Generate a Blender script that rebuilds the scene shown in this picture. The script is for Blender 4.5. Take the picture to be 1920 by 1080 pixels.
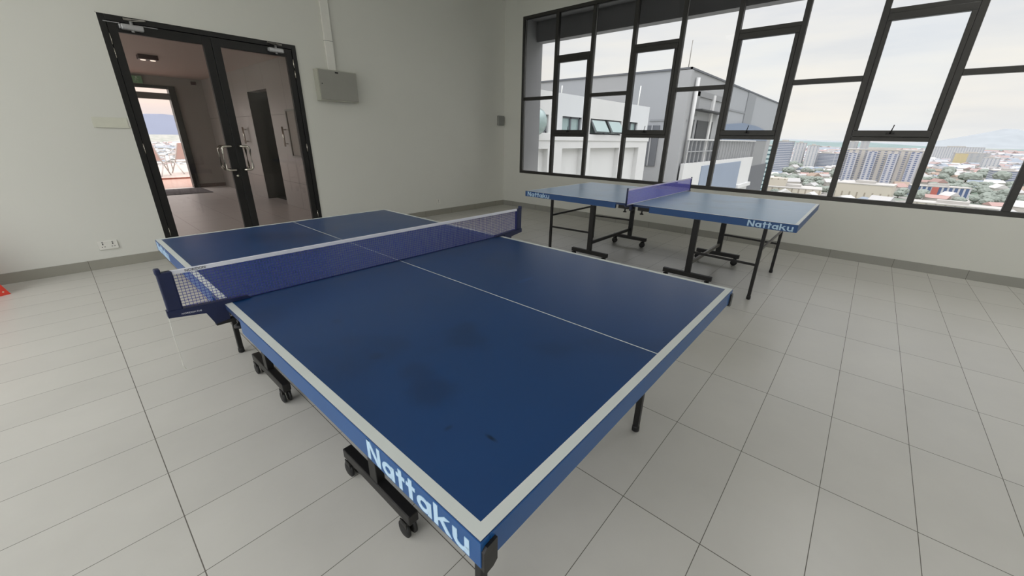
import bpy, bmesh, math, random
from mathutils import Matrix, Vector
random.seed(7)
S = bpy.context.scene
C = S.collection
for o in list(bpy.data.objects):
    bpy.data.objects.remove(o)

# ---------------------------------------------------------------- camera
YAW, PITCH, ROLL = 0.8509, 0.3690, 0.0179
FPX, CX, CY, CAMZ = 729.66, 957.6, 539.95, 1.3569
f = Vector((math.sin(YAW)*math.cos(PITCH), math.cos(YAW)*math.cos(PITCH), -math.sin(PITCH)))
r = Vector((math.cos(YAW), -math.sin(YAW), 0)); u = r.cross(f)
r2 = r*math.cos(ROLL) + u*math.sin(ROLL); u2 = -r*math.sin(ROLL) + u*math.cos(ROLL)
cd = bpy.data.cameras.new('camera'); cam = bpy.data.objects.new('camera', cd); C.objects.link(cam)
cd.sensor_fit = 'HORIZONTAL'; cd.sensor_width = 36; cd.lens = FPX/1920*36
cd.shift_x = (960-CX)/1920; cd.shift_y = (CY-540)/1920
cd.clip_start = .03; cd.clip_end = 60000
M = Matrix((r2, u2, -f)).transposed().to_4x4(); M.translation = (0, 0, CAMZ)
cam.matrix_world = M
S.camera = cam

# ---------------------------------------------------------------- colour management
S.view_settings.view_transform = 'Standard'; S.view_settings.look = 'None'
S.view_settings.gamma = 1; S.view_settings.use_curve_mapping = False
S.view_settings.exposure = 0.22

def lin(c):
    return tuple((x/255/12.92 if x/255 <= .04045 else ((x/255+.055)/1.055)**2.4) for x in c)

# ---------------------------------------------------------------- world: overcast evening sky
SKY_EAST, SKY_WEST = 1.42, 2.0
W = bpy.data.worlds.new('sky'); S.world = W; W.use_nodes = True
nt = W.node_tree; N = nt.nodes; L = nt.links; N.clear()
def nd(nt_, t, **k):
    n = nt_.nodes.new(t)
    for a, b in k.items(): setattr(n, a, b)
    return n
wo = nd(nt, 'ShaderNodeOutputWorld'); bg = nd(nt, 'ShaderNodeBackground'); L.new(bg.outputs[0], wo.inputs[0])
tc = nd(nt, 'ShaderNodeTexCoord'); sx = nd(nt, 'ShaderNodeSeparateXYZ'); L.new(tc.outputs['Generated'], sx.inputs[0])
def ramp(nt_, stops):
    n = nd(nt_, 'ShaderNodeValToRGB'); e = n.color_ramp.elements
    while len(e) < len(stops): e.new(.5)
    for i, (p, c) in enumerate(stops):
        e[i].position = p; e[i].color = (*c, 1) if len(c) == 3 else c
    return n
elev_e = ramp(nt, [(0, (.87, .88, .87)), (.05, (.91, .89, .84)), (.15, (.875, .875, .85)), (.34, (.80, .82, .86)), (.55, (2.0, 2.02, 2.06)), (1, (2.7, 2.73, 2.8))])
elev_n = ramp(nt, [(0, (.66, .66, .70)), (.06, (.92, .76, .68)), (.16, (.92, .80, .73)), (.34, (.80, .79, .82)), (.55, (2.0, 2.02, 2.06)), (1, (2.7, 2.73, 2.8))])
L.new(sx.outputs['Z'], elev_e.inputs[0]); L.new(sx.outputs['Z'], elev_n.inputs[0])
mr = nd(nt, 'ShaderNodeMapRange'); L.new(sx.outputs['Y'], mr.inputs[0]); mr.inputs[1].default_value = .55; mr.inputs[2].default_value = .97
mx = nd(nt, 'ShaderNodeMix', data_type='RGBA'); L.new(mr.outputs[0], mx.inputs[0]); L.new(elev_e.outputs[0], mx.inputs[6]); L.new(elev_n.outputs[0], mx.inputs[7])
# streaky clouds
mp = nd(nt, 'ShaderNodeMapping'); mp.inputs['Scale'].default_value = (2.2, 2.2, 16); L.new(tc.outputs['Generated'], mp.inputs[0])
nz = nd(nt, 'ShaderNodeTexNoise'); nz.inputs['Scale'].default_value = 1.7; nz.inputs['Detail'].default_value = 6; nz.inputs['Roughness'].default_value = .55
L.new(mp.outputs[0], nz.inputs[0])
cr = ramp(nt, [(.35, (.93, .945, .975)), (.5, (1, 1, 1)), (.68, (1.06, 1.04, 1.0))])
L.new(nz.outputs[0], cr.inputs[0])
mul = nd(nt, 'ShaderNodeMix', data_type='RGBA', blend_type='MULTIPLY'); mul.inputs[0].default_value = 1
L.new(mx.outputs[2], mul.inputs[6]); L.new(cr.outputs[0], mul.inputs[7])
L.new(mul.outputs[2], bg.inputs[0])
# brighter towards the side where the sun stands behind the cloud
mw = nd(nt, 'ShaderNodeMapRange', interpolation_type='SMOOTHSTEP'); L.new(sx.outputs['X'], mw.inputs[0])
mw.inputs[1].default_value = .25; mw.inputs[2].default_value = -.6; mw.inputs[3].default_value = SKY_EAST; mw.inputs[4].default_value = SKY_WEST
L.new(mw.outputs[0], bg.inputs[1])

# ================================================================ materials
def mat(name, col, rough=.5, metal=0, spec=.5, noise=None, bump=None, coords='Object'):
    """principled; noise=(scale, amount) varies the colour, bump=(scale, strength, distance)"""
    m = bpy.data.materials.new(name); m.use_nodes = True
    t = m.node_tree; b = t.nodes['Principled BSDF']
    b.inputs['Base Color'].default_value = (*lin(col), 1); b.inputs['Roughness'].default_value = rough
    b.inputs['Metallic'].default_value = metal; b.inputs['Specular IOR Level'].default_value = spec
    if noise or bump:
        g = nd(t, 'ShaderNodeTexCoord')
    if noise:
        n = nd(t, 'ShaderNodeTexNoise'); n.inputs['Scale'].default_value = noise[0]; n.inputs['Detail'].default_value = 4
        t.links.new(g.outputs[coords], n.inputs[0])
        a = noise[1]; c = lin(col)
        rp = ramp(t, [(.3, tuple(max(0, x*(1-a)) for x in c)), (.7, tuple(min(1, x*(1+a)) for x in c))])
        t.links.new(n.outputs[0], rp.inputs[0]); t.links.new(rp.outputs[0], b.inputs['Base Color'])
    if bump:
        n = nd(t, 'ShaderNodeTexNoise'); n.inputs['Scale'].default_value = bump[0]; n.inputs['Detail'].default_value = 3
        t.links.new(g.outputs[coords], n.inputs[0])
        bp = nd(t, 'ShaderNodeBump'); bp.inputs['Strength'].default_value = bump[1]; bp.inputs['Distance'].default_value = bump[2]
        t.links.new(n.outputs[0], bp.inputs['Height']); t.links.new(bp.outputs[0], b.inputs['Normal'])
    return m

def glass_mat(name, tint, f0=.04, rough=0.0, refl=1.0):
    m = bpy.data.materials.new(name); m.use_nodes = True; t = m.node_tree; t.nodes.clear()
    o = nd(t, 'ShaderNodeOutputMaterial'); mix = nd(t, 'ShaderNodeMixShader')
    tr = nd(t, 'ShaderNodeBsdfTransparent'); tr.inputs[0].default_value = (*tint, 1)
    gl = nd(t, 'ShaderNodeBsdfGlossy'); gl.inputs['Roughness'].default_value = rough; gl.inputs[0].default_value = (refl, refl, refl, 1)
    fr = nd(t, 'ShaderNodeFresnel'); fr.inputs[0].default_value = 1.0 + 2*math.sqrt(f0)
    t.links.new(fr.outputs[0], mix.inputs[0]); t.links.new(tr.outputs[0], mix.inputs[1]); t.links.new(gl.outputs[0], mix.inputs[2])
    t.links.new(mix.outputs[0], o.inputs[0]); return m

def tile_mat(name, tile, grout, ax, bx, ox, oy, w=.0014, rough=.33, wx=None, vary=.05, axes=('X', 'Y')):
    """rectangular tiles: joints at ox+ax*k and oy+bx*k in world metres"""
    m = bpy.data.materials.new(name); m.use_nodes = True; t = m.node_tree; b = t.nodes['Principled BSDF']
    g = nd(t, 'ShaderNodeNewGeometry'); s = nd(t, 'ShaderNodeSeparateXYZ'); t.links.new(g.outputs['Position'], s.inputs[0])
    def ma(op, a, c=None, d=None):
        n = nd(t, 'ShaderNodeMath', operation=op)
        for i, v in enumerate((a, c, d)):
            if v is None: continue
            if isinstance(v, (int, float)): n.inputs[i].default_value = v
            else: t.links.new(v, n.inputs[i])
        return n.outputs[0]
    U = ma('DIVIDE', ma('SUBTRACT', s.outputs[axes[0]], ox), ax); V = ma('DIVIDE', ma('SUBTRACT', s.outputs[axes[1]], oy), bx)
    du = ma('MULTIPLY', ma('PINGPONG', U, .5), ax); dv = ma('MULTIPLY', ma('PINGPONG', V, .5), bx)
    gu = ma('LESS_THAN', du, wx or w); gv = ma('LESS_THAN', dv, w); gr = ma('MAXIMUM', gu, gv)
    wn = nd(t, 'ShaderNodeTexWhiteNoise', noise_dimensions='2D'); cb = nd(t, 'ShaderNodeCombineXYZ')
    t.links.new(ma('FLOOR', U), cb.inputs[0]); t.links.new(ma('FLOOR', V), cb.inputs[1]); t.links.new(cb.outputs[0], wn.inputs[0])
    n1 = nd(t, 'ShaderNodeTexNoise'); n1.inputs['Scale'].default_value = 2.6; n1.inputs['Detail'].default_value = 8; n1.inputs['Roughness'].default_value = .62
    t.links.new(g.outputs['Position'], n1.inputs[0])
    v = ma('ADD', ma('MULTIPLY', wn.outputs[0], vary), ma('MULTIPLY', n1.outputs[0], .20)); v = ma('ADD', v, .90-vary/2)
    c1 = nd(t, 'ShaderNodeMix', data_type='RGBA', blend_type='MULTIPLY'); c1.inputs[0].default_value = 1
    c1.inputs[6].default_value = (*lin(tile), 1); t.links.new(v, c1.inputs[7])
    c2 = nd(t, 'ShaderNodeMix', data_type='RGBA'); t.links.new(gr, c2.inputs[0]); t.links.new(c1.outputs[2], c2.inputs[6]); c2.inputs[7].default_value = (*lin(grout), 1)
    t.links.new(c2.outputs[2], b.inputs['Base Color'])
    rr = ma('ADD', ma('MULTIPLY', gr, .4), ma('ADD', ma('MULTIPLY', n1.outputs[0], .16), rough-.08)); t.links.new(rr, b.inputs['Roughness'])
    bp = nd(t, 'ShaderNodeBump', invert=True); bp.inputs['Strength'].default_value = .3; bp.inputs['Distance'].default_value = .001
    t.links.new(gr, bp.inputs['Height']); t.links.new(bp.outputs[0], b.inputs['Normal'])
    return m

m_floor = tile_mat('floor_tiles', (186, 184, 177), (92, 88, 80), .6045, .298, -.011, .1218, w=.0013, wx=.0017)
m_wall = mat('wall_paint', (213, 213, 206), .75, noise=(.7, .025), bump=(180, .06, .002))
m_ceil = mat('ceiling_paint', (225, 224, 218), .8, noise=(1, .02))
m_base = tile_mat('skirting_tiles', (148, 146, 136), (84, 80, 74), .6045*1.0, 5, -.011, 2.6, w=.0016, rough=.4)
m_base_r = tile_mat('skirting_tiles_side', (150, 149, 142), (84, 80, 74), .596, 5, .1218, 2.6, w=.0016, rough=.4, axes=('Y', 'Z'))
m_frame = mat('black_aluminium', (15, 14, 14), .42, .1, noise=(40, .08))
m_wframe = mat('dark_grey_aluminium', (58, 57, 55), .42, .35, noise=(30, .06))
m_gasket = mat('grey_gasket', (150, 150, 148), .6)
m_glass = glass_mat('tinted_window_glass', (.785, .785, .787), refl=.07)
m_glass_vent = glass_mat('blue_tinted_window_glass', (.775, .785, .80), refl=.07)
m_glass_door = glass_mat('bronze_tinted_door_glass', (.855, .84, .83), f0=.04, refl=.8)
m_chrome = mat('polished_steel', (205, 200, 190), .16, 1)
m_alu = mat('brushed_silver', (178, 178, 180), .4, .55, noise=(60, .05))
m_white_pl = mat('white_plastic', (222, 221, 214), .4, noise=(20, .02))
m_cream_pl = mat('cream_painted_plate', (208, 208, 194), .55, noise=(15, .03))
m_box = mat('grey_cream_enamel', (176, 176, 164), .5, noise=(6, .03)); m_lid = mat('grey_enamel_lid', (148, 147, 140), .45, noise=(6, .03))
m_dark = mat('dark_hole', (18, 18, 18), .6)
m_grey_pl = mat('grey_plastic', (134, 135, 131), .6)
m_black = mat('black_powder_coat', (27, 26, 26), .42, .2, noise=(50, .1), bump=(300, .1, .0005))
m_rubber = mat('black_rubber', (20, 20, 20), .6, noise=(30, .1))
m_galv = mat('galvanised_steel', (125, 122, 116), .42, .5, noise=(40, .1))
m_fascia = mat('blue_enamel_apron', (10, 74, 132), .38, noise=(8, .04))
m_edge = mat('dark_blue_board_edge', (30, 52, 92), .5)
m_line = mat('white_painted_line', (200, 205, 202), .42, noise=(9, .03))
m_logo = mat('pale_blue_lettering', (178, 206, 228), .5, noise=(60, .05))
m_navy = mat('navy_plastic', (16, 28, 66), .42, noise=(30, .08))
m_thread = mat('blue_net_cord', (46, 48, 140), .7)
m_band = mat('white_net_tape', (214, 216, 226), .6)
m_ink = mat('black_ink', (20, 20, 22), .6)
m_print = mat('white_print', (215, 215, 222), .6)
m_cord = mat('white_string', (222, 222, 214), .7)
m_red = mat('red_plastic', (216, 62, 44), .4, noise=(12, .05))
m_sticker = mat('pale_reflective_sticker', (228, 214, 196), .5)
m_concrete = mat('grey_painted_concrete', (150, 150, 152), .8, noise=(3, .04), bump=(60, .1, .004))

TABLE_Z = .76
STAINS = [(-.33, -.87, .055, .08, .76), (-.27, -.80, .04, .04, .8), (-.57, -1.0, .055, .07, .74), (-.55, -.90, .04, .05, .8), (-.588, -1.225, .006, .018, .3), (-.63, -1.133, .012, .007, .6), (-.575, -.75, .02, .02, .8), (-.545, -.448, .015, .02, .85), (.225, -.648, .05, .016, 1.35)]
def table_mat(name, base, seed, rough, spec=.5, stains=()):
    m = bpy.data.materials.new(name); m.use_nodes = True; t = m.node_tree; b = t.nodes['Principled BSDF']
    g = nd(t, 'ShaderNodeTexCoord'); mpn = nd(t, 'ShaderNodeMapping'); mpn.inputs['Location'].default_value = (seed, seed*.7, 0)
    t.links.new(g.outputs['Object'], mpn.inputs[0])
    n = nd(t, 'ShaderNodeTexNoise'); n.inputs['Scale'].default_value = 2.4; n.inputs['Detail'].default_value = 3; n.inputs['Distortion'].default_value = .4
    t.links.new(mpn.outputs[0], n.inputs[0]); c = lin(base)
    rp = ramp(t, [(.30, tuple(x*.80 for x in c)), (.42, c), (.70, tuple(x*1.06 for x in c))])
    t.links.new(n.outputs[0], rp.inputs[0])
    # a few small scuffs
    n2 = nd(t, 'ShaderNodeTexNoise'); n2.inputs['Scale'].default_value = 17; n2.inputs['Detail'].default_value = 1; t.links.new(mpn.outputs[0], n2.inputs[0])
    r3 = ramp(t, [(.0, (.35, .35, .4)), (.17, (.55, .55, .6)), (.20, (1, 1, 1)), (1, (1, 1, 1))]); t.links.new(n2.outputs[0], r3.inputs[0])
    mm = nd(t, 'ShaderNodeMix', data_type='RGBA', blend_type='MULTIPLY'); mm.inputs[0].default_value = 1
    t.links.new(rp.outputs[0], mm.inputs[6]); t.links.new(r3.outputs[0], mm.inputs[7]); t.links.new(mm.outputs[2], b.inputs['Base Color'])
    b.inputs['Specular IOR Level'].default_value = spec
    src = mm.outputs[2]
    nw = nd(t, 'ShaderNodeTexNoise'); nw.inputs['Scale'].default_value = 14; t.links.new(g.outputs['Object'], nw.inputs[0])
    for sx0, sy0, srx, sry, fac in stains:            # rubbed marks with their own outline
        m2 = nd(t, 'ShaderNodeMapping', vector_type='POINT'); m2.inputs['Location'].default_value = (-sx0/srx, -sy0/sry, -TABLE_Z/.5); m2.inputs['Scale'].default_value = (1/srx, 1/sry, 2)
        t.links.new(g.outputs['Object'], m2.inputs[0]); ln = nd(t, 'ShaderNodeVectorMath', operation='LENGTH'); t.links.new(m2.outputs[0], ln.inputs[0])
        ad = nd(t, 'ShaderNodeMath', operation='MULTIPLY_ADD'); t.links.new(nw.outputs[0], ad.inputs[0]); ad.inputs[1].default_value = 1.1; t.links.new(ln.outputs['Value'], ad.inputs[2])
        rr_ = ramp(t, [(.9, (fac, fac, fac)), (1.0, (1, 1, 1))])
        ms = nd(t, 'ShaderNodeMapRange', interpolation_type='SMOOTHSTEP'); t.links.new(ad.outputs[0], ms.inputs[0]); ms.inputs[1].default_value = .9; ms.inputs[2].default_value = 2.0; ms.inputs[3].default_value = fac; ms.inputs[4].default_value = 1
        mk_ = nd(t, 'ShaderNodeMix', data_type='RGBA', blend_type='MULTIPLY'); mk_.inputs[0].default_value = 1
        t.nodes.remove(rr_); t.links.new(src, mk_.inputs[6]); t.links.new(ms.outputs[0], mk_.inputs[7]); src = mk_.outputs[2]
    t.links.new(src, b.inputs['Base Color'])
    r4 = nd(t, 'ShaderNodeMapRange'); t.links.new(n.outputs[0], r4.inputs[0]); r4.inputs[3].default_value = rough; r4.inputs[4].default_value = rough+.10
    t.links.new(r4.outputs[0], b.inputs['Roughness'])
    return m
m_top = table_mat('blue_table_paint', (19, 57, 103), 3.1, .27, .5, STAINS)
m_top2 = table_mat('sheen_lightened_worn_blue_paint', (118, 148, 176), 8.4, .30, 1.0)  # window sheen and some wear put into a lighter base colour

# ================================================================ mesh helpers
class MB:
    def __init__(s): s.bm = bmesh.new(); s.mats = []
    def _mi(s, m):
        if m not in s.mats: s.mats.append(m)
        return s.mats.index(m)
    def box(s, a, b, m, bev=0):
        x0, y0, z0 = (min(p, q) for p, q in zip(a, b)); x1, y1, z1 = (max(p, q) for p, q in zip(a, b))
        tmp = bmesh.new() if bev else s.bm
        v = [tmp.verts.new(p) for p in ((x0, y0, z0), (x1, y0, z0), (x1, y1, z0), (x0, y1, z0), (x0, y0, z1), (x1, y0, z1), (x1, y1, z1), (x0, y1, z1))]
        fs = [tmp.faces.new([v[i] for i in q]) for q in ((0, 3, 2, 1), (4, 5, 6, 7), (0, 1, 5, 4), (1, 2, 6, 5), (2, 3, 7, 6), (3, 0, 4, 7))]
        mi = s._mi(m)
        if bev:
            bmesh.ops.bevel(tmp, geom=list(tmp.edges), offset=bev, segments=2, affect='EDGES', profile=.5)
            s.merge(tmp, mi)
        else:
            for q in fs: q.material_index = mi
        return s
    def merge(s, tmp, mi, mtx=None):
        mp_ = {}
        for v in tmp.verts: mp_[v] = s.bm.verts.new(mtx @ v.co if mtx else v.co)
        for q in tmp.faces:
            nf = s.bm.faces.new([mp_[v] for v in q.verts]); nf.material_index = mi; nf.smooth = q.smooth
        tmp.free()
    def bar(s, p, q, w, h, m, bev=0, up=(0, 0, 1)):
        """rectangular bar from p to q, w across (horizontal), h along 'up'"""
        p, q = Vector(p), Vector(q); d = (q-p); ln = d.length; d.normalize(); up = Vector(up)
        if abs(d.dot(up)) > .98: up = Vector((0, 1, 0))
        x = d.cross(up).normalized(); z = x.cross(d)
        tmp = MB(); tmp.box((-w/2, 0, -h/2), (w/2, ln, h/2), m, bev)
        mt = Matrix((x, d, z)).transposed().to_4x4(); mt.translation = p
        s.merge(tmp.bm, s._mi(m), mt); return s
    def tube(s, pts, rad, m, seg=12, caps=True):
        pts = [Vector(p) for p in pts]; mi = s._mi(m); rings = []
        for i, p in enumerate(pts):
            d = ((pts[min(i+1, len(pts)-1)]-p).normalized() + (p-pts[max(i-1, 0)]).normalized()).normalized()
            a = Vector((0, 0, 1)) if abs(d.z) < .9 else Vector((1, 0, 0))
            if i and rings: a = prev
            x = d.cross(a).normalized(); y = d.cross(x).normalized(); prev = -y if False else a
            rr = rad[i] if isinstance(rad, (list, tuple)) else rad
            rings.append([s.bm.verts.new(p + (x*math.cos(2*math.pi*k/seg) + y*math.sin(2*math.pi*k/seg))*rr) for k in range(seg)])
        for a, b in zip(rings, rings[1:]):
            for k in range(seg):
                q = s.bm.faces.new((a[k], a[(k+1) % seg], b[(k+1) % seg], b[k])); q.material_index = mi; q.smooth = True
        if caps:
            for rg in (rings[0], rings[-1]):
                q = s.bm.faces.new(rg); q.material_index = mi
        return s
    def prism(s, poly, axis, lo, hi, m):
        """poly in the plane normal to axis (0=x: (y,z), 1=y: (x,z), 2=z: (x,y)), extruded lo..hi"""
        def P(a, b, t):
            return ((t, a, b), (a, t, b), (a, b, t))[axis]
        mi = s._mi(m)
        A = [s.bm.verts.new(P(a, b, lo)) for a, b in poly]; B = [s.bm.verts.new(P(a, b, hi)) for a, b in poly]
        s.bm.faces.new(A).material_index = mi; s.bm.faces.new(B[::-1]).material_index = mi
        n = len(poly)
        for i in range(n): s.bm.faces.new((A[i], B[i], B[(i+1) % n], A[(i+1) % n])).material_index = mi
        return s
    def lathe(s, prof, m, seg=24, mtx=None, smooth=True):
        mi = s._mi(m); rings = []
        for rr, z in prof:
            rings.append([s.bm.verts.new((mtx or Matrix()) @ Vector((rr*math.cos(2*math.pi*k/seg), rr*math.sin(2*math.pi*k/seg), z))) for k in range(seg)])
        for a, b in zip(rings, rings[1:]):
            for k in range(seg):
                q = s.bm.faces.new((a[k], a[(k+1) % seg], b[(k+1) % seg], b[k])); q.material_index = mi; q.smooth = smooth
        for rg in (rings[0], rings[-1]): s.bm.faces.new(rg).material_index = mi
        return s
    def build(s, name, parent=None, loc=None):
        bmesh.ops.recalc_face_normals(s.bm, faces=list(s.bm.faces))
        me = bpy.data.meshes.new(name); s.bm.to_mesh(me); s.bm.free()
        for m in s.mats: me.materials.append(m)
        o = bpy.data.objects.new(name, me); C.objects.link(o)
        if parent: o.parent = parent
        if loc: o.location = loc
        return o

def tag(o, label=None, cat=None, group=None, kind=None):
    if label: o['label'] = label
    if cat: o['category'] = cat
    if group: o['group'] = group
    if kind: o['kind'] = kind
    return o
def empty(name, loc=(0, 0, 0), rz=0, parent=None):
    o = bpy.data.objects.new(name, None); C.objects.link(o); o.location = loc; o.rotation_euler = (0, 0, rz)
    if parent: o.parent = parent
    o.empty_display_size = .1
    return o
def struct(mb, name, label, cat):
    return tag(mb.build(name), label, cat, kind='structure')
def copy_tree(o, parent=None):
    c = o.copy(); C.objects.link(c)
    if parent: c.parent = parent
    for ch in [k for k in bpy.data.objects if k.parent == o]: copy_tree(ch, c)
    return c

# lettering drawn from strokes: single-storey 'a' as on the tables
def glyph(ch):
    """list of polygons on a unit cap height, plus advance"""
    def R(x0, y0, x1, y1): return [(x0, y0), (x1, y0), (x1, y1), (x0, y1)]
    def ring(cx, cy, ro, ri, a0=0, a1=360, n=20):
        out = []
        for i in range(n):
            t0 = math.radians(a0+(a1-a0)*i/n); t1 = math.radians(a0+(a1-a0)*(i+1)/n)
            out.append([(cx+ri*math.cos(t0), cy+ri*math.sin(t0)), (cx+ro*math.cos(t0), cy+ro*math.sin(t0)), (cx+ro*math.cos(t1), cy+ro*math.sin(t1)), (cx+ri*math.cos(t1), cy+ri*math.sin(t1))])
        return out
    w = .2
    if ch == 'N': return [R(0, 0, w, 1), R(.68, 0, .68+w, 1), [(0, 1), (.24, 1), (.88, 0), (.64, 0)]], 1.0
    if ch == 'a': return ring(.36, .36, .36, .17) + [R(.56, 0, .76, .72)], .88
    if ch == 't': return [R(.14, 0, .34, 1), R(0, .56, .50, .74)], .58
    if ch == 'k': return [R(0, 0, w, 1), [(.2, .30), (.2, .44), (.50, .74), (.76, .74)], [(.26, .42), (.44, .50), (.84, 0), (.58, 0)]], .88
    if ch == 'u': return [R(0, .34, w, .74), R(.52, 0, .72, .74)] + ring(.36, .34, .36, .17, 180, 360, 12), .84
    if ch == 'H': return [R(0, 0, w, 1), R(.55, 0, .75, 1), R(.1, .42, .65, .6)], .9
    return [], .4
def word(text, height, mtx, depth, m, name, parent, condense=1.0):
    mb = MB(); mi = mb._mi(m); x = 0
    for ch in text:
        polys, adv = glyph(ch)
        for k, pl in enumerate(polys):
            z0 = depth + (k % 3)*depth*.03
            v = [mb.bm.verts.new(mtx @ Vector(((x+a)*height*condense, b*height, z0))) for a, b in pl]
            v0 = [mb.bm.verts.new(mtx @ Vector(((x+a)*height*condense, b*height, 0))) for a, b in pl]
            try: mb.bm.faces.new(v)
            except ValueError: pass
            for i in range(len(pl)):
                j = (i+1) % len(pl); mb.bm.faces.new((v0[i], v0[j], v[j], v[i]))
        x += adv
    return mb.build(name, parent)
def font_text(text, size, mtx, extr, m, name, parent, offset=0.0):
    cu = bpy.data.curves.new(name, 'FONT'); cu.body = text; cu.size = size; cu.extrude = extr; cu.offset = offset
    tmp = bpy.data.objects.new(name+'_tmp', cu); C.objects.link(tmp)
    bpy.context.view_layer.update()
    dg = bpy.context.evaluated_depsgraph_get()
    me = bpy.data.meshes.new_from_object(tmp.evaluated_get(dg)); bpy.data.objects.remove(tmp)
    me.transform(mtx); me.materials.clear(); me.materials.append(m); me.name = name
    o = bpy.data.objects.new(name, me); C.objects.link(o); o.parent = parent
    return o
def basis(o, x, y):
    """matrix whose x and y axes run along x and y, origin o"""
    x, y = Vector(x).normalized(), Vector(y).normalized(); z = x.cross(y)
    mt = Matrix((x, y, z)).transposed().to_4x4(); mt.translation = o; return mt

# ================================================================ the room
X0, Y0, ZC = 6.29, 5.769, 4.05          # window wall, door wall, ceiling
XL, YF = -2.4, -4.6                     # left side and the wall behind the camera
T = .18; XWT = .075
DX0, DX1, DZ = .640, 2.403, 2.382       # door opening
WY1, PITCHW, WZ0, WZ1 = 5.335, .7135, .690, 3.375
NP = 12
WY0 = WY1 - .045 - PITCHW*NP

mb = MB(); mb.box((XL-T, YF-T, -.12), (X0+XWT, Y0+T, 0), m_floor)
struct(mb, 'floor', 'pale grey rectangular floor tiles with thin dark joints', 'floor')
mb = MB(); mb.box((XL-T, YF-T, ZC), (X0+XWT, Y0+T, ZC+.15), m_ceil)
struct(mb, 'ceiling', 'plain white ceiling of the games room', 'ceiling')
mb = MB()
mb.box((XL-T, Y0, 0), (DX0, Y0+T, ZC), m_wall).box((DX1, Y0, 0), (X0+XWT, Y0+T, ZC), m_wall).box((DX0, Y0, DZ), (DX1, Y0+T, ZC), m_wall)
struct(mb, 'wall_back', 'off-white wall around the black glass double door', 'wall')
mb = MB(); XW = X0+XWT
mb.box((X0, YF, 0), (XW, Y0, WZ0), m_wall).box((X0, YF, WZ1), (XW, Y0, ZC), m_wall)
mb.box((X0, WY1, WZ0), (XW, Y0, WZ1), m_wall).box((X0, YF, WZ0), (XW, WY0, WZ1), m_wall)
struct(mb, 'wall_right', 'off-white wall under and around the long black-framed window', 'wall')
mb = MB(); mb.box((XL-T, YF-T, 0), (X0+XWT, YF, ZC), m_wall)
struct(mb, 'wall_front', 'plain off-white wall behind the camera', 'wall')
# unseen left side, opened between added piers to let daylight in
mb = MB()
mb.box((XL-T, YF, 0), (XL, Y0, .45), m_wall).box((XL-T, YF, 3.5), (XL, Y0, ZC), m_wall)
for y in (YF, -1.4, 1.9, 5.05): mb.box((XL-T, y, .45), (XL, y+.72 if y < 5 else Y0, 3.5), m_wall)
struct(mb, 'wall_left', 'unseen off-white piers and parapet along the side opened for daylight', 'wall')
# skirtings
mb = MB(); mb.box((XL, Y0-.012, 0), (DX0-.001, Y0, .1), m_base).box((DX1+.001, Y0-.012, 0), (X0, Y0, .1), m_base)
struct(mb, 'baseboard_back', 'grey tile skirting along the wall with the door', 'skirting')
mb = MB(); mb.box((X0-.012, YF, 0), (X0, Y0-.012, .1), m_base_r)
struct(mb, 'baseboard_right', 'grey tile skirting along the wall under the window', 'skirting')

# ---------------------------------------------------------------- window
win = tag(empty('window_1', (X0, WY1, WZ0)), 'long black-framed strip window looking out over the city', 'window', kind='structure')
def wpart(name, boxes, m, parent=None, bev=.003):
    mb = MB()
    for a, b in boxes: mb.box(a, b, m, bev)
    o = mb.build(name); p = parent or win; o.parent = p
    o.matrix_parent_inverse = Matrix.Translation((-X0, -WY1, -WZ0))
    return o
xa, xb = X0+.0, X0+.07
FR = .045
wpart('window_frame', [((xa, WY0-FR, WZ0), (xb, WY1, WZ0+.05)), ((xa, WY0-FR, WZ1-.05), (xb, WY1, WZ1)), ((xa, WY1-FR, WZ0+.05), (xb, WY1, WZ1-.05)), ((xa, WY0-FR, WZ0+.05), (xb, WY0, WZ1-.05))], m_wframe)
ML = [WY1-FR-PITCHW*k for k in range(NP+1)]
for k in range(1, NP):
    y = ML[k]; wpart('mullion', [((xa, y-.028, WZ0+.05), (xb, y+.028, WZ1-.05))], m_wframe)
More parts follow.
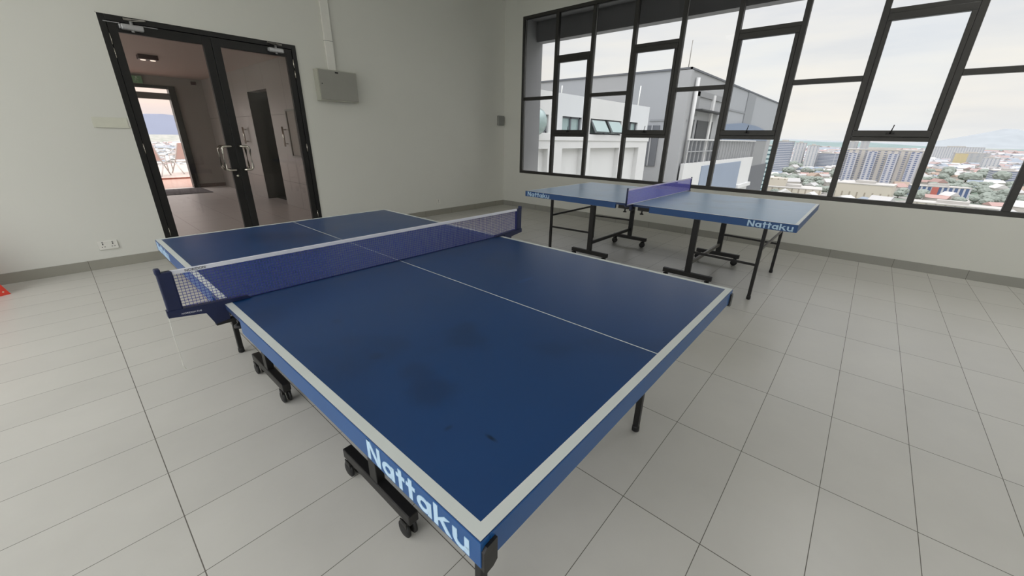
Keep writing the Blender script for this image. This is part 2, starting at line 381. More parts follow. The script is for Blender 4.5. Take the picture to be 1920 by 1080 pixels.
for k in range(NP):
    ya, yb = ML[k+1]+(.028 if k < NP-1 else 0), ML[k]-(.028 if k else 0)     # clear opening of the bay
    if k % 2 == 0:
        wpart('transom', [((xa, ya, 2.015), (xb, yb, 2.070))], m_wframe)
        for za, zb in ((WZ0+.05, 2.015), (2.070, WZ1-.05)):
            wpart('pane', [((X0+.035, ya, za), (X0+.041, yb, zb))], m_glass, bev=0)
            mb = MB(); g_ = .004
            mb.box((X0+.03, ya, za), (X0+.046, ya+g_, zb), m_gasket).box((X0+.03, yb-g_, za), (X0+.046, yb, zb), m_gasket)
            o = mb.build('gasket'); o.parent = win; o.matrix_parent_inverse = Matrix.Translation((-X0, -WY1, -WZ0))
    else:
        z1_, z2_ = 1.387, 2.690
        wpart('transom', [((xa, ya, z1_), (xb, yb, z1_+.045))], m_wframe)
        wpart('transom', [((xa, ya, z2_-.045), (xb, yb, z2_))], m_wframe)
        for za, zb in ((WZ0+.05, z1_), (z2_, WZ1-.05)):
            wpart('pane', [((X0+.035, ya, za), (X0+.041, yb, zb))], m_glass, bev=0)
        s0, s1 = z1_+.045, z2_-.045; w_ = .068
        sash = empty('sash', (0, 0, 0)); sash.parent = win; sash.matrix_parent_inverse = Matrix.Translation((-X0, -WY1, -WZ0))
        mb = MB(); xs0, xs1 = X0-.006, X0+.055
        mb.box((xs0, ya+.002, s0), (xs1, yb-.002, s0+w_), m_wframe, .004).box((xs0, ya+.002, s1-w_), (xs1, yb-.002, s1), m_wframe, .004)
        mb.box((xs0, ya+.002, s0+w_), (xs1, ya+w_*.62, s1-w_), m_wframe, .004).box((xs0, yb-w_*.62, s0+w_), (xs1, yb-.002, s1-w_), m_wframe, .004)
        mb.build('sash_frame', sash)
        mb = MB(); mb.box((X0+.02, ya+w_*.62, s0+w_), (X0+.026, yb-w_*.62, s1-w_), m_glass_vent); mb.build('sash_pane', sash)
        yc = (ya+yb)/2; mb = MB()
        mb.box((X0-.014, yc-.035, s0+.028), (X0-.006, yc+.035, s0+.048), m_black, .002)
        mb.tube([(X0-.016, yc, s0+.038), (X0-.032, yc, s0+.05), (X0-.030, yc-.012, s0+.125)], [.008, .007, .005], m_black, 8)
        mb.build('sash_handle', sash)
# projecting concrete surround outside the window
mb = MB()
mb.box((X0+.075, WY1, -1), (X0+.60, WY1+.35, 3.9), m_concrete)
mb.box((X0+.075, YF, WZ1), (X0+.60, WY1, 3.9), m_concrete)
mb.box((X0+.42, YF, 3.045), (X0+.60, WY1, WZ1), m_concrete)
struct(mb, 'trim_1', 'dark grey concrete fin and hood framing the window outside', 'window surround')

# ---------------------------------------------------------------- double door
door = tag(empty('door_1', ((DX0+DX1)/2, Y0, 0)), 'black aluminium double door with bronze tinted glass', 'door', kind='structure')
PD = Matrix.Translation((-(DX0+DX1)/2, -Y0, 0))
def dpart(mb, name, parent=None, lab=None):
    o = mb.build(name); o.parent = parent or door
    o.matrix_parent_inverse = PD if (parent is None) else Matrix()
    if lab: o['label'] = lab
    return o
mb = MB(); ya, yb = Y0-.012, Y0+.09
mb.box((DX0, ya, 0), (DX0+.05, yb, DZ), m_frame, .003).box((DX1-.05, ya, 0), (DX1, yb, DZ), m_frame, .003).box((DX0+.05, ya, DZ-.05), (DX1-.05, yb, DZ), m_frame, .003)
dpart(mb, 'door_frame')
mb = MB(); mb.box((DX0-.006, Y0-.004, 0), (DX0, Y0, DZ+.006), m_white_pl).box((DX1, Y0-.004, 0), (DX1+.006, Y0, DZ+.006), m_white_pl).box((DX0-.006, Y0-.004, DZ), (DX1+.006, Y0, DZ+.006), m_white_pl)
dpart(mb, 'sealant_bead')
xm = 1.513
for side in (0, 1):
    xa_, xb_ = (DX0+.053, xm-.002) if side == 0 else (xm+.002, DX1-.053)
    leaf = empty('door_leaf'); leaf.parent = door; leaf.matrix_parent_inverse = PD
    y1, y2 = Y0+.0, Y0+.045; st = .068; rb = .12; rt = .085
    mb = MB()
    sl, sr = (st, .078) if side == 0 else (.078, st)
    mb.box((xa_, y1, .008), (xa_+sl, y2, DZ-.053), m_frame, .003).box((xb_-sr, y1, .008), (xb_, y2, DZ-.053), m_frame, .003)
    mb.box((xa_+sl, y1, .008), (xb_-sr, y2, .008+rb), m_frame, .003).box((xa_+sl, y1, DZ-.053-rt), (xb_-sr, y2, DZ-.053), m_frame, .003)
    mb.build('leaf_frame', leaf)
    mb = MB(); mb.box((xa_+sl, y1+.018, .008+rb), (xb_-sr, y1+.026, DZ-.053-rt), m_glass_door); mb.build('glass_pane', leaf)
    # D handle
    hx = xm-.045 if side == 0 else xm+.045; dx = -.105 if side == 0 else .09
    for yo, dy in ((y1, -1), (y2, 1)):
        path = [(hx, yo, 1.205)]
        for a in range(0, 91, 18): path.append((hx+dx*.0, 0, 0)) if False else None
        e = dy*.055
        path = [(hx, yo, 1.205), (hx, yo+e*.7, 1.205)]
        path += [(hx+dx*.12, yo+e, 1.205), (hx+dx*.75, yo+e, 1.203), (hx+dx*.93, yo+e, 1.19), (hx+dx, yo+e, 1.165), (hx+dx, yo+e, .975), (hx+dx*.93, yo+e, .95), (hx+dx*.75, yo+e, .937), (hx+dx*.12, yo+e, .935), (hx, yo+e*.7, .935), (hx, yo, .935)]
        MB().tube(path, .0135, m_chrome, 12).build('door_handle', leaf)['label'] = 'polished steel D-shaped pull handle'
    if side == 1:
        MB().lathe([(.014, 0), (.014, .008), (.009, .012)], m_chrome, 16, basis((xm-.035, y1, .865), (1, 0, 0), (0, 0, 1))).build('lock_cylinder', leaf)
    # hinges: bright pins on the outer edge
    hxp = DX0+.051 if side == 0 else DX1-.051
    for za, zb in ((2.13, 2.225), (2.015, 2.10), (1.135, 1.23), (.25, .34)):
        MB().tube([(hxp, y1-.006, za), (hxp, y1-.006, zb)], .006, m_chrome, 8).build('hinge', leaf)
    # overhead closer with arm
    cx0 = .785 if side == 0 else 2.083; cx1 = .955 if side == 0 else 2.245
    mb = MB(); mb.box((cx0, y1-.052, 2.268), (cx1, y1, 2.318), m_alu, .012)
    mb.tube([((cx0+cx1)/2, y1-.026, 2.255), ((cx0+cx1)/2, y1-.026, 2.345)], .013, m_alu, 10)
    mb.box((cx0-.012, y1-.045, 2.275), (cx0, y1-.006, 2.311), m_alu, .004)
    c = mb.build('door_closer', leaf); c['label'] = 'silver overhead door closer'
    xm_ = (cx0+cx1)/2
    mb = MB(); mb.bar((xm_, y1-.026, 2.347), (xm_+(-.11 if side else .10), y1-.115, 2.352), .018, .006, m_galv)
    mb.bar((xm_+(-.11 if side else .10), y1-.115, 2.356), (xm_+(.05 if side else -.03), y1-.015, 2.362), .014, .006, m_galv)
    mb.box((xm_+(.02 if side else -.05), y1-.02, 2.352), (xm_+(.08 if side else .01), Y0-.0115, 2.372), m_galv)
    c2 = mb.build('closer_arm', leaf)
mb = MB(); mb.box((DX0+.03, Y0-.0145, 2.318), (DX0+.145, Y0-.012, 2.323), m_alu).box((.95, Y0-.0145, 2.318), (1.07, Y0-.012, 2.323), m_alu)
dpart(mb, 'header_strip')

# ---------------------------------------------------------------- passage behind the door
YP, XR, XLp, ZP = 13.05, 3.02, -1.2, 2.56
m_pfloor = tile_mat('passage_floor', (200, 192, 186), (120, 112, 106), .6045, .6, -.011, .1218, w=.0015, rough=.36, vary=.03)
m_pwall = tile_mat('passage_wall_tiles', (146, 138, 133), (112, 105, 100), .9, 1.2, 8.9, .48, w=.003, rough=.35, vary=.04, axes=('Y', 'Z'))
m_pplain = mat('passage_plaster', (150, 143, 136), .7, noise=(2, .06))
m_pceil = mat('passage_ceiling', (168, 150, 142), .7, noise=(.6, .03))  # pink bounce from the terrace tiles put into the paint
m_recess = mat('shade_dark_recess', (66, 62, 58), .7, noise=(2, .06))  # shade inside the unlit doorway put into this dark colour
m_skirt = mat('dark_red_brown_skirting', (92, 74, 68), .5)
mb = MB(); mb.box((XLp-T, Y0+T, -.12), (XR+T, YP+.15, 0), m_pfloor)
struct(mb, 'floor_passage', 'polished tiled floor of the passage beyond the glass door', 'floor')
mb = MB(); mb.box((XLp-T, Y0+T, ZP), (XR+1.6, YP+.15, ZP+.15), m_pceil)
struct(mb, 'ceiling_passage', 'low ceiling of the passage beyond the door, pink bounce light painted in', 'ceiling')
EX0, EX1, EZ = .85, 2.33, 2.30
mb = MB(); mb.box((XLp, YP, 0), (EX0, YP+.15, ZP), m_pplain).box((EX1, YP, 0), (XR+T, YP+.15, ZP), m_pplain).box((EX0, YP, EZ), (EX1, YP+.15, ZP), m_pplain)
struct(mb, 'wall_passage_end', 'dim grey end wall of the passage with an open doorway', 'wall')
mb = MB(); DA, DB, DZ2 = 8.80, 9.88, 2.13
mb.box((XR, Y0+T, 0), (XR+T, DA, ZP), m_pwall).box((XR, DB, 0), (XR+T, YP, ZP), m_pwall).box((XR, DA, DZ2), (XR+T, DB, ZP), m_pwall)
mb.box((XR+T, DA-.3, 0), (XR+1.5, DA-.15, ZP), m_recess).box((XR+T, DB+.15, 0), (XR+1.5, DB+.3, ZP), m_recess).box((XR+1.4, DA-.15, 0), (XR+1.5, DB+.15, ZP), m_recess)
mb.box((XR+.002, DB-.012, 0), (XR+T, DB, DZ2), m_recess).box((XR+.002, DA, 0), (XR+T, DA+.012, DZ2), m_recess)  # dark lining gives the jambs the doorway's shade
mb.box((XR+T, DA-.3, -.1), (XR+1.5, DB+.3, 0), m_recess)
struct(mb, 'wall_passage_right', 'tiled passage wall with a doorway coloured dark for its shade', 'wall')
mb = MB(); mb.box((XLp-T, Y0+T, 0), (XLp, 6.6, ZP), m_pplain).box((XLp-T, 12.4, 0), (XLp, YP, ZP), m_pplain).box((XLp-T, 6.6, 0), (XLp, 12.4, .3), m_pplain).box((XLp-T, 9.4, .3), (XLp, 9.7, ZP), m_pplain)  # openings added out of view to bring daylight into the passage
struct(mb, 'wall_passage_left', 'plain unseen left wall of the passage, opened for daylight', 'wall')
mb = MB(); mb.box((EX1+.12, YP-.012, 0), (XR, YP, .09), m_skirt)
struct(mb, 'baseboard_passage', 'dark brown skirting at the foot of the passage end wall', 'skirting')
d2 = tag(empty('door_2', ((EX0+EX1)/2, YP, 0)), 'open exit doorway with grey frame and transom at the passage end', 'door', kind='structure')
mb = MB(); mb.box((EX0, YP-.03, 0), (EX0+.09, YP+.15, EZ), m_galv, .004).box((EX1-.02, YP-.06, 0), (EX1+.11, YP+.15, EZ+.06), m_wframe, .004).box((EX0+.09, YP-.03, 2.065), (EX1-.02, YP+.10, 2.20), m_galv, .004).box((EX0, YP-.03, EZ), (EX1, YP+.1, EZ+.06), m_wframe, .004)
o = mb.build('door_frame'); o.parent = d2; o.matrix_parent_inverse = Matrix.Translation((-(EX0+EX1)/2, -YP, 0))

# pull handles and steel-framed panel on the tiled wall
for y, n_ in ((10.42, 0), (8.20, 1)):
    t_ = tag(empty('pull_handle', (XR, y, 1.13)), ('upright steel pull handle on the tiled wall left of the dark doorway' if n_ == 0 else 'upright steel pull handle on the tiled wall right of the dark doorway'), 'handle')
    MB().tube([(-.06, 0, 0), (-.06, 0, .34)], .016, m_chrome, 10).build('grip', t_)
    MB().tube([(0, 0, .05), (-.06, 0, .05)], .009, m_chrome, 8).build('bracket', t_)
    MB().tube([(0, 0, .29), (-.06, 0, .29)], .009, m_chrome, 8).build('bracket', t_)
t_ = tag(empty('wall_cabinet', (XR, 7.78, .95)), 'slim steel-edged glass panel on the tiled wall beyond the door', 'cabinet')
mb = MB()
for a, b in (((-.05, -.2, 0), (0, -.17, .80)), ((-.05, .17, 0), (0, .2, .80)), ((-.05, -.17, 0), (0, .17, .03)), ((-.05, -.17, .77), (0, .17, .80))): mb.box(a, b, m_galv)
mb.build('frame', t_)
MB().box((-.03, -.17, .03), (-.02, .17, .77), m_pplain).build('panel', t_)

# twin downlight, exit sign, sensor, mat
t_ = tag(empty('ceiling_spotlight', (1.56, 9.72, ZP)), 'dark twin spotlight box on the passage ceiling', 'light')
m_lit = bpy.data.materials.new('lit_lens'); m_lit.use_nodes = True
b_ = m_lit.node_tree.nodes['Principled BSDF']; b_.inputs['Emission Color'].default_value = (1, .82, .7, 1); b_.inputs['Emission Strength'].default_value = 1.2
m_brown = mat('dark_brown_housing', (62, 40, 40), .5)
MB().box((-.13, -.10, -.07), (.13, .10, 0), m_brown, .008).build('housing', t_)
for dx in (-.065, .065):
    MB().lathe([(.035, 0), (.04, -.006), (.03, -.012)], m_lit, 14, Matrix.Translation((dx, 0, -.07))).build('lens', t_)
t_ = tag(empty('exit_sign', (1.775, YP-.03, 2.45)), 'small green running-man exit sign above the far doorway', 'sign')
m_green = mat('sign_green', (130, 168, 130), .5); m_signw = mat('sign_white', (210, 222, 205), .5)
MB().box((-.11, -.02, -.075), (.11, .03, .075), m_green, .006).build('sign_box', t_)
mb = MB(); mb.lathe([(.016, 0), (.016, .003)], m_signw, 12, basis((.01, -.021, .045), (1, 0, 0), (0, 0, 1)))
for p, q in (((.01, .03), (-.01, -.01)), ((-.01, -.01), (.03, -.03)), ((.03, -.03), (.02, -.06)), ((-.01, -.01), (-.03, -.045)), ((.01, .02), (.045, .01)), ((.005, .02), (-.03, .0))):
    mb.bar((p[0], -.022, p[1]), (q[0], -.022, q[1]), .004, .013, m_signw, up=(0, 1, 0))
mb.build('pictogram', t_)
tag(MB().box((-.05, -.06, -.035), (.05, 0, .035), m_brown, .01).build('motion_sensor', None, (2.84, YP, 2.47)), 'small dark sensor high on the passage end wall', 'sensor')
m_mat = mat('dark_mat_pile', (78, 70, 70), .95, noise=(60, .2), bump=(200, .4, .004))
tag(MB().box((1.0, 11.75, 0), (2.43, 12.92, .012), m_mat, .004).build('door_mat'), 'dark grey door mat on the passage floor before the exit', 'mat')

# terrace outside the far doorway
m_terr = tile_mat('terrace_tiles', (178, 142, 128), (190, 140, 122), .4, .4, 0, 0, w=.003, rough=.3)
m_deck = mat('cream_pool_deck', (176, 164, 156), .6, noise=(1.5, .04))
m_step = mat('brown_step_edge', (140, 84, 68), .6)
mb = MB(); mb.box((-4, YP+.15, -.3), (8, 15.85, -.005), m_terr); struct(mb, 'floor_terrace', 'pink terrace tiles outside the far doorway', 'floor')
mb = MB(); mb.box((-4, 15.85, -.3), (9, 15.95, .035), m_step); struct(mb, 'trim_2', 'brown step edge across the terrace', 'step')
mb = MB(); mb.box((-4, 15.95, -.3), (12, 22.3, .03), m_deck); struct(mb, 'floor_deck', 'cream pool deck beyond the brown step', 'floor')
m_cwhite = mat('white_resin', (190, 184, 180), .4); m_cpink = mat('salmon_canvas', (206, 178, 172), .8)
def deck_chair(loc, rz, label):
    t = tag(empty('deck_chair', loc, rz), label, 'chair', 'white deck chairs on the terrace')
    for s in (-1, 1):
        MB().tube([(s*.27, -.30, 0), (s*.27, .05, .42), (s*.27, .38, .98)], .018, m_cwhite, 8).build('side_rail', t)
        MB().tube([(s*.27, .34, 0), (s*.27, -.05, .42)], .018, m_cwhite, 8).build('leg', t)
        MB().tube([(s*.27, -.22, .60), (s*.27, .18, .62)], .02, m_cwhite, 8).build('armrest', t)
        MB().tube([(s*.27, -.22, .12), (s*.27, -.22, .60)], .014, m_cwhite, 8).build('front_post', t)
    MB().bar((0, -.24, .40), (0, .08, .38), .52, .02, m_cwhite).build('seat', t)
    MB().bar((0, .07, .46), (0, .37, .98), .50, .02, m_cpink).build('backrest', t)['label'] = 'salmon canvas backrest'
    return t
dc = deck_chair((3.02, 17.6, .03), math.radians(200), 'white deck chair with salmon back by the right doorpost of the exit')
d_ = copy_tree(dc); d_.location = (2.12, 16.9, .03); d_.rotation_euler = (0, 0, math.radians(150)); d_['label'] = 'white deck chair half hidden by the left door stile'

# ================================================================ fittings on the walls of the room
# distribution box with trunking
t_ = tag(empty('distribution_box', (2.86, Y0, 1.775)), 'grey metal distribution box on the wall right of the door', 'electrical box')
MB().box((-.275, -.11, 0), (.262, 0, .375), m_box, .003).build('body', t_)
mb = MB(); mb.box((-.262, -.124, .012), (.255, -.112, .365), m_lid, .003); lid = mb.build('lid', t_); lid['label'] = 'slightly darker grey hinged lid'
MB().box((-.045, -.126, .337), (.0, -.1235, .355), m_dark, .001).build('slot', lid)
MB().lathe([(.007, 0), (.007, .004)], m_dark, 10, basis((-.235, -.124, .20), (1, 0, 0), (0, 0, 1))).build('latch', lid)
t_ = tag(empty('cable_trunking', (2.832, Y0, 2.15)), 'white plastic cable trunking rising from the distribution box', 'cable trunking')
MB().box((-.052, -.038, 0), (.052, 0, ZC-2.15), m_white_pl, .003).build('channel', t_)
MB().box((-.054, -.040, .345), (.054, 0, .350), m_grey_pl).build('joint', t_)
# sockets
def socket(x, z, w, h, label, gang):
    t = tag(empty('wall_socket', (x, Y0, z)), label, 'socket')
    MB().box((-w/2, -.012, -h/2), (w/2, 0, h/2), m_white_pl, .004).build('faceplate', t)
    for g in range(gang):
        cx = (-w/4 if g == 0 else w/4) if gang == 2 else 0
        mb = MB(); mb.box((cx-.004, -.0125, .006), (cx+.004, -.0119, .022), m_dark)
        mb.box((cx-.014, -.0125, -.018), (cx-.006, -.0119, -.011), m_dark).box((cx+.006, -.0125, -.018), (cx+.014, -.0119, -.011), m_dark)
        mb.build('socket_hole', t)
        MB().box((cx-.006, -.017, .028), (cx+.006, -.011, .038), m_grey_pl, .001).build('rocker_switch', t)
socket(.175, .238, .15, .088, 'white double wall socket low on the wall left of the door', 2)
socket(4.52, .238, .088, .088, 'white single wall socket low on the wall near the corner', 1)
# painted-over plate left of the door
t_ = tag(empty('wall_plate', (.50, Y0, 1.425)), 'cream painted blank plate on the wall left of the door', 'wall plate')
MB().box((-.13, -.006, -.045), (.125, 0, .05), m_cream_pl, .002).build('plate', t_)
MB().box((-.115, -.014, -.045), (.13, -.006, -.032), m_cream_pl, .003).build('ledge', t_)
# small grey box near the corner
t_ = tag(empty('wall_box', (6.16, Y0, 1.665)), 'small grey box on the wall in the room corner', 'box')
MB().box((-.085, -.045, -.09), (.085, 0, .09), m_grey_pl, .012).build('housing', t_)
MB().box((-.07, -.048, -.075), (.07, -.0445, .075), m_grey_pl, .002).build('cover', t_)
t_ = tag(empty('smoke_detector', (6.21, Y0, 3.72)), 'small white fitting high in the room corner', 'detector')
MB().lathe([(.05, 0), (.05, .03), (.03, .05)], m_white_pl, 20, basis((0, 0, 0), (1, 0, 0), (0, 0, 1))).build('housing', t_)

# red folding caution sign at the left edge
t_ = tag(empty('floor_sign', (-.872, 5.40, 0), math.radians(25)), 'red folding floor sign standing by the wall at the left edge', 'sign')
for s in (-1, 1):
    mb = MB(); th = .012
    def FP(x, h): return Vector((x, s*(.15*(1-h/.62)+.012), h))
    prof = [(-.30, 0), (.30, 0), (.13, .62), (-.13, .62)]
    A = [mb.bm.verts.new(FP(x, h)) for x, h in prof]; B = [mb.bm.verts.new(FP(x, h)+Vector((0, -s*th, 0))) for x, h in prof]
    mi = mb._mi(m_red); mb.bm.faces.new(A); mb.bm.faces.new(B[::-1])
    for i in range(4): mb.bm.faces.new((A[i], B[i], B[(i+1) % 4], A[(i+1) % 4]))
    p = mb.build('panel', t_)
    mb = MB(); mb._mi(m_sticker)
    pr2 = [(-.19, .07), (.19, .07), (.10, .50), (-.10, .50)]
    v = [mb.bm.verts.new(FP(x, h)+Vector((0, s*.002, 0))) for x, h in pr2]; mb.bm.faces.new(v)
    v2 = [mb.bm.verts.new(FP(x, h)+Vector((0, s*.0002, 0))) for x, h in pr2]
    for i in range(4): mb.bm.faces.new((v[i], v2[i], v2[(i+1) % 4], v[(i+1) % 4]))
    mb.build('sticker', p)['label'] = 'pale sticker on the red panel'
    for i in range(14 if s < 0 else 0):
        h = .03+i*.042; x = .30-.17*h/.62-.028; q = FP(x, h)
        MB().lathe([(.006, 0), (.006, .002)], m_sticker, 8, basis(q, (1, 0, 0), (0, 0, 1))).build('stud', p)
MB().bar((-.12, 0, .615), (.12, 0, .615), .03, .03, m_red, .006).build('hinge_bar', t_)

# ================================================================ table tennis tables
HW, HL, TZ = .7625, 1.37, .76
def make_table(cx, cy, rz, label, top, lx, m_fascia):
    t = tag(empty('table_tennis_table', (cx, cy, 0), rz), label, 'table')
    for s in (-1, 1):                                   # the two halves
        mb = MB(); ya_, yb_ = .002, HL; b = .024; c = .0022; z = TZ
        mi_l = m_line
        def quad(x0, x1, y0, y1, m):
            v = [mb.bm.verts.new((x, s*y, z)) for x, y in ((x0, y0), (x1, y0), (x1, y1), (x0, y1))]
            if s < 0: v = v[::-1]
            mb.bm.faces.new(v).material_index = mb._mi(m)
        quad(-HW, -HW+b, ya_, yb_, m_line); quad(HW-b, HW, ya_, yb_, m_line); quad(-HW+b, HW-b, yb_-b, yb_, m_line)
        quad(-HW+b, -c, ya_, yb_-b, top); quad(c, HW-b, ya_, yb_-b, top); quad(-c, c, ya_, yb_-b, m_line)
        # edges and underside
        zz = TZ-.021
        P = [(-HW, ya_), (HW, ya_), (HW, yb_), (-HW, yb_)]
        A = [mb.bm.verts.new((x, s*y, TZ)) for x, y in P]; B = [mb.bm.verts.new((x, s*y, zz)) for x, y in P]
        for i in range(4):
            mb.bm.faces.new((A[i], B[i], B[(i+1) % 4], A[(i+1) % 4])).material_index = mb._mi(m_edge)
        mb.bm.faces.new(B).material_index = mb._mi(m_edge)
        mb.build('tabletop', t)
        # apron rails
        z0, z1 = .698, .7575
        rails = []
        for sx_ in (-1, 1):
            mb = MB(); mb.box((sx_*(HW-.020), s*.178, z0), (sx_*(HW+.0015), s*(HL+.0015), z1-.0005), m_fascia, .0012)
            mb.box((sx_*(HW-.022), s*.178, z0-.001), (sx_*(HW-.002), s*(HL-.03), z0+.002), m_line)  # white lower lip stands in for the edge highlight
            rails.append(mb.build('side_apron', t))
        mb = MB(); mb.box((-HW+.021, s*(HL-.020), z0), (HW-.021, s*(HL+.0015), z1-.0005), m_fascia, .0012); er = mb.build('end_apron', t)
        for sx_ in ((-1, 1) if top is m_top else ()):
            mb = MB(); e = HL+.0015
            mb.prism([(sx_*(HW-.0005), z0-.006), (sx_*(HW-.0005), z1-.022), (sx_*(HW-.008), z1-.014), (sx_*(HW-.032), z1-.012), (sx_*(HW-.032), z0-.004), (sx_*(HW-.022), z0-.012), (sx_*(HW-.006), z0-.014)], 1, s*(e-.012), s*(e+.006), m_black)
            mb.build('corner_cap', er)
        # lettering on the side aprons
        for sx_, rl in zip((-1, 1), rails):
            hgt = .049; ln = .318
            if sx_ < 0:
                y_start = s*(HL) - (.02 if s > 0 else -.02) if s > 0 else -(HL-.345)
                y_start = (HL-.035) if s > 0 else -(HL-.345)
                word('Nattaku', hgt, basis((-HW-.0016, y_start, .7045), (0, -1, 0), (0, 0, 1)), .0012, m_logo, 'lettering', rl, 1.185)
            else:
                y_start = (HL-.345) if s > 0 else -(HL-.035)
                word('Nattaku', hgt, basis((HW+.0016, y_start, .706), (0, 1, 0), (0, 0, 1)), .0012, m_logo, 'lettering', rl, 1.185)
        # steel frame under the board
        mb = MB(); mb.box((-.60, s*.18, .714), (.60, s*.21, .738), m_black).box((-.60, s*1.10, .714), (.60, s*1.13, .738), m_black)
        for x in (-lx, lx): mb.box((x-.015, s*.18, .712), (x+.015, s*1.13, .738), m_black)
        mb.build('under_frame', t)
        # undercarriage
        yp = s*.565
        for x in (-lx, lx):
            MB().box((x-.017, yp-.027, .128), (x+.017, yp+.027, .714), m_black, .003).build('post', t)
            mb = MB(); mb.box((x-.020, s*.325, .086), (x+.020, s*.797, .130), m_black, .004); ft = mb.build('foot_bar', t)
            for yy in (.362, .765):
                y = s*yy; cas = MB()
                cas.tube([(x, y, .086), (x, y, .070)], .011, m_black, 10)
                cas.box((x-.022, y-.010, .052), (x-.018, y+.026, .082), m_black).box((x+.018, y-.010, .052), (x+.022, y+.026, .082), m_black).box((x-.022, y-.010, .066), (x+.022, y+.018, .082), m_black, .003)
                cf = cas.build('castor_fork', ft)
                mt = basis((x, y+.012, .034), (0, 1, 0), (0, 0, 1))
                w = MB()
                for o_ in (-.022, .006):
                    w.lathe([(.010, o_-.001), (.026, o_), (.034, o_+.004), (.034, o_+.012), (.026, o_+.016), (.010, o_+.017)], m_rubber, 22, mt)
                w.build('castor_wheel', ft)
            # leg near the end, with rubber foot
            mb = MB(); mb.box((x-.014, s*1.133-.014, .02), (x+.014, s*1.133+.014, .714), m_black, .004); lg = mb.build('leg', t)
            MB().lathe([(.013, 0), (.018, .004), (.018, .026), (.0165, .034)], m_rubber, 14, Matrix.Translation((x, s*1.133, 0))).build('rubber_foot', lg)
            MB().bar((x, s*.59, .338), (x, s*1.12, .328), .012, .020, m_black).build('side_rail', t)
        MB().box((-lx+.017, yp-.010, .200), (lx-.017, yp+.010, .236), m_galv if s < 0 else m_black, .002).build('cross_bar', t)
        o = MB().box((-lx+.014, s*1.133-.008, .458), (lx-.014, s*1.133+.008, .480), m_galv if s < 0 else m_black, .002).build('cross_bar', t)
        # safety latch
        mb = MB(); mb.box((-HW+.03, s*.05, .70), (-HW+.06, s*.16, .738), m_black).tube([(-HW+.045, s*.09, .70), (-HW+.045, s*.09, .675)], .008, m_black, 8)
        mb.lathe([(.018, 0), (.02, .006), (.01, .012)], m_black, 12, Matrix.Translation((-HW+.045, s*.09, .664)))
        mb.build('latch', t)
    return t
t1 = make_table(1.056, 1.685, math.radians(.1), 'nearest dark blue table tennis table filling the foreground', m_top, .537, m_fascia)
t2 = make_table(4.482, 1.680, 0, 'farther blue table tennis table by the window, worn top lightened with painted-in sheen', m_top2, .530, mat('shaded_blue_enamel_apron', (30, 72, 124), .42, noise=(8, .04)))  # weaker light on this apron put into its duller blue

# ---------------------------------------------------------------- nets
def net_mesh(name, x0, x1, z0, z1, m, parent, step=.0105, th=.0013):
    mb = MB(); nx = round((x1-x0)/step); nz_ = round((z1-z0)/step)
    for i in range(nx+1):
        x = x0+(x1-x0)*i/nx; mb.box((x-th/2, -th/2, z0), (x+th/2, th/2, z1), m)
    for j in range(nz_+1):
        z = z0+(z1-z0)*j/nz_; mb.box((x0, -th/2-.0002, z-th/2), (x1, th/2+.0002, z+th/2), m)
    return mb.build(name, parent)
# near table: plastic clamp posts
n1 = tag(empty('table_tennis_net', (1.071, 1.685, TZ)), 'blue net with white tape and navy clamp posts across the nearest table', 'net')
n1.rotation_euler = (0, 0, math.radians(.1))
nm = net_mesh('net_mesh', -.895, .895, .004, .148, m_thread, n1)
tp = MB().box((-.925, -.004, .143), (.925, .004, .158), m_band, .0015).build('top_tape', n1)
MB().tube([(-.905, -.004, .018), (-.775, -.004, .007)], .002, m_band, 6).build('bottom_cord', n1)['label'] = 'white bottom cord'
MB().box((-.748, -.0015, .0), (.736, .0015, .004), m_navy).build('bottom_hem', n1)
font_text('NORIDON', .0125, basis((-.862, -.0045, .1465), (1, 0, 0), (0, 0, 1)), .0003, m_ink, 'lettering', tp)
for s in (-1, 1):
    e = .938; k = -s
    mb = MB(); mb.box((s*(e-.042), -.011, .012), (s*e, .011, .158), m_navy, .004).box((s*(e-.014), -.012, .150), (s*(e+.002), .012, .172), m_navy, .004)
    po = mb.build('post', n1)
    mb = MB(); mb.prism([(s*(e+.003), -.002), (s*(e+.003), .022), (s*.70, .012), (s*.69, .003), (s*.772, .0015), (s*.772, -.060), (s*.818, -.067), (s*.838, -.016)], 1, -.013, .013, m_navy)
    cl = mb.build('clamp_bracket', n1)
    mb = MB(); mb.box((s*.818, -.012, -.076), (s*.715, .012, -.060), m_black, .003)
    mb.tube([(s*.745, 0, -.10), (s*.745, 0, -.044)], .007, m_black, 10); mb.lathe([(.010, 0), (.021, .003), (.021, .012), (.010, .016)], m_black, 10, Matrix.Translation((s*.745, 0, -.112)))
    mb.build('clamp_screw', cl)
    if s < 0: font_text('NORIDON N-8', .0085, basis((-.905, -.0132, .0005), (1, 0, -.07), (.07, 0, 1)), .0002, m_print, 'lettering', cl)
mb = MB(); mb.tube([(-.94, -.006, .0), (-.943, -.006, -.08), (-.941, -.008, -.17)], .0011, m_cord, 6)
mb.tube([(-.941, -.008, -.165), (-.944, -.008, -.19), (-.938, -.008, -.205)], .0011, m_cord, 5)
mb.build('draw_string', n1)['label'] = 'thin white string hanging from the post'
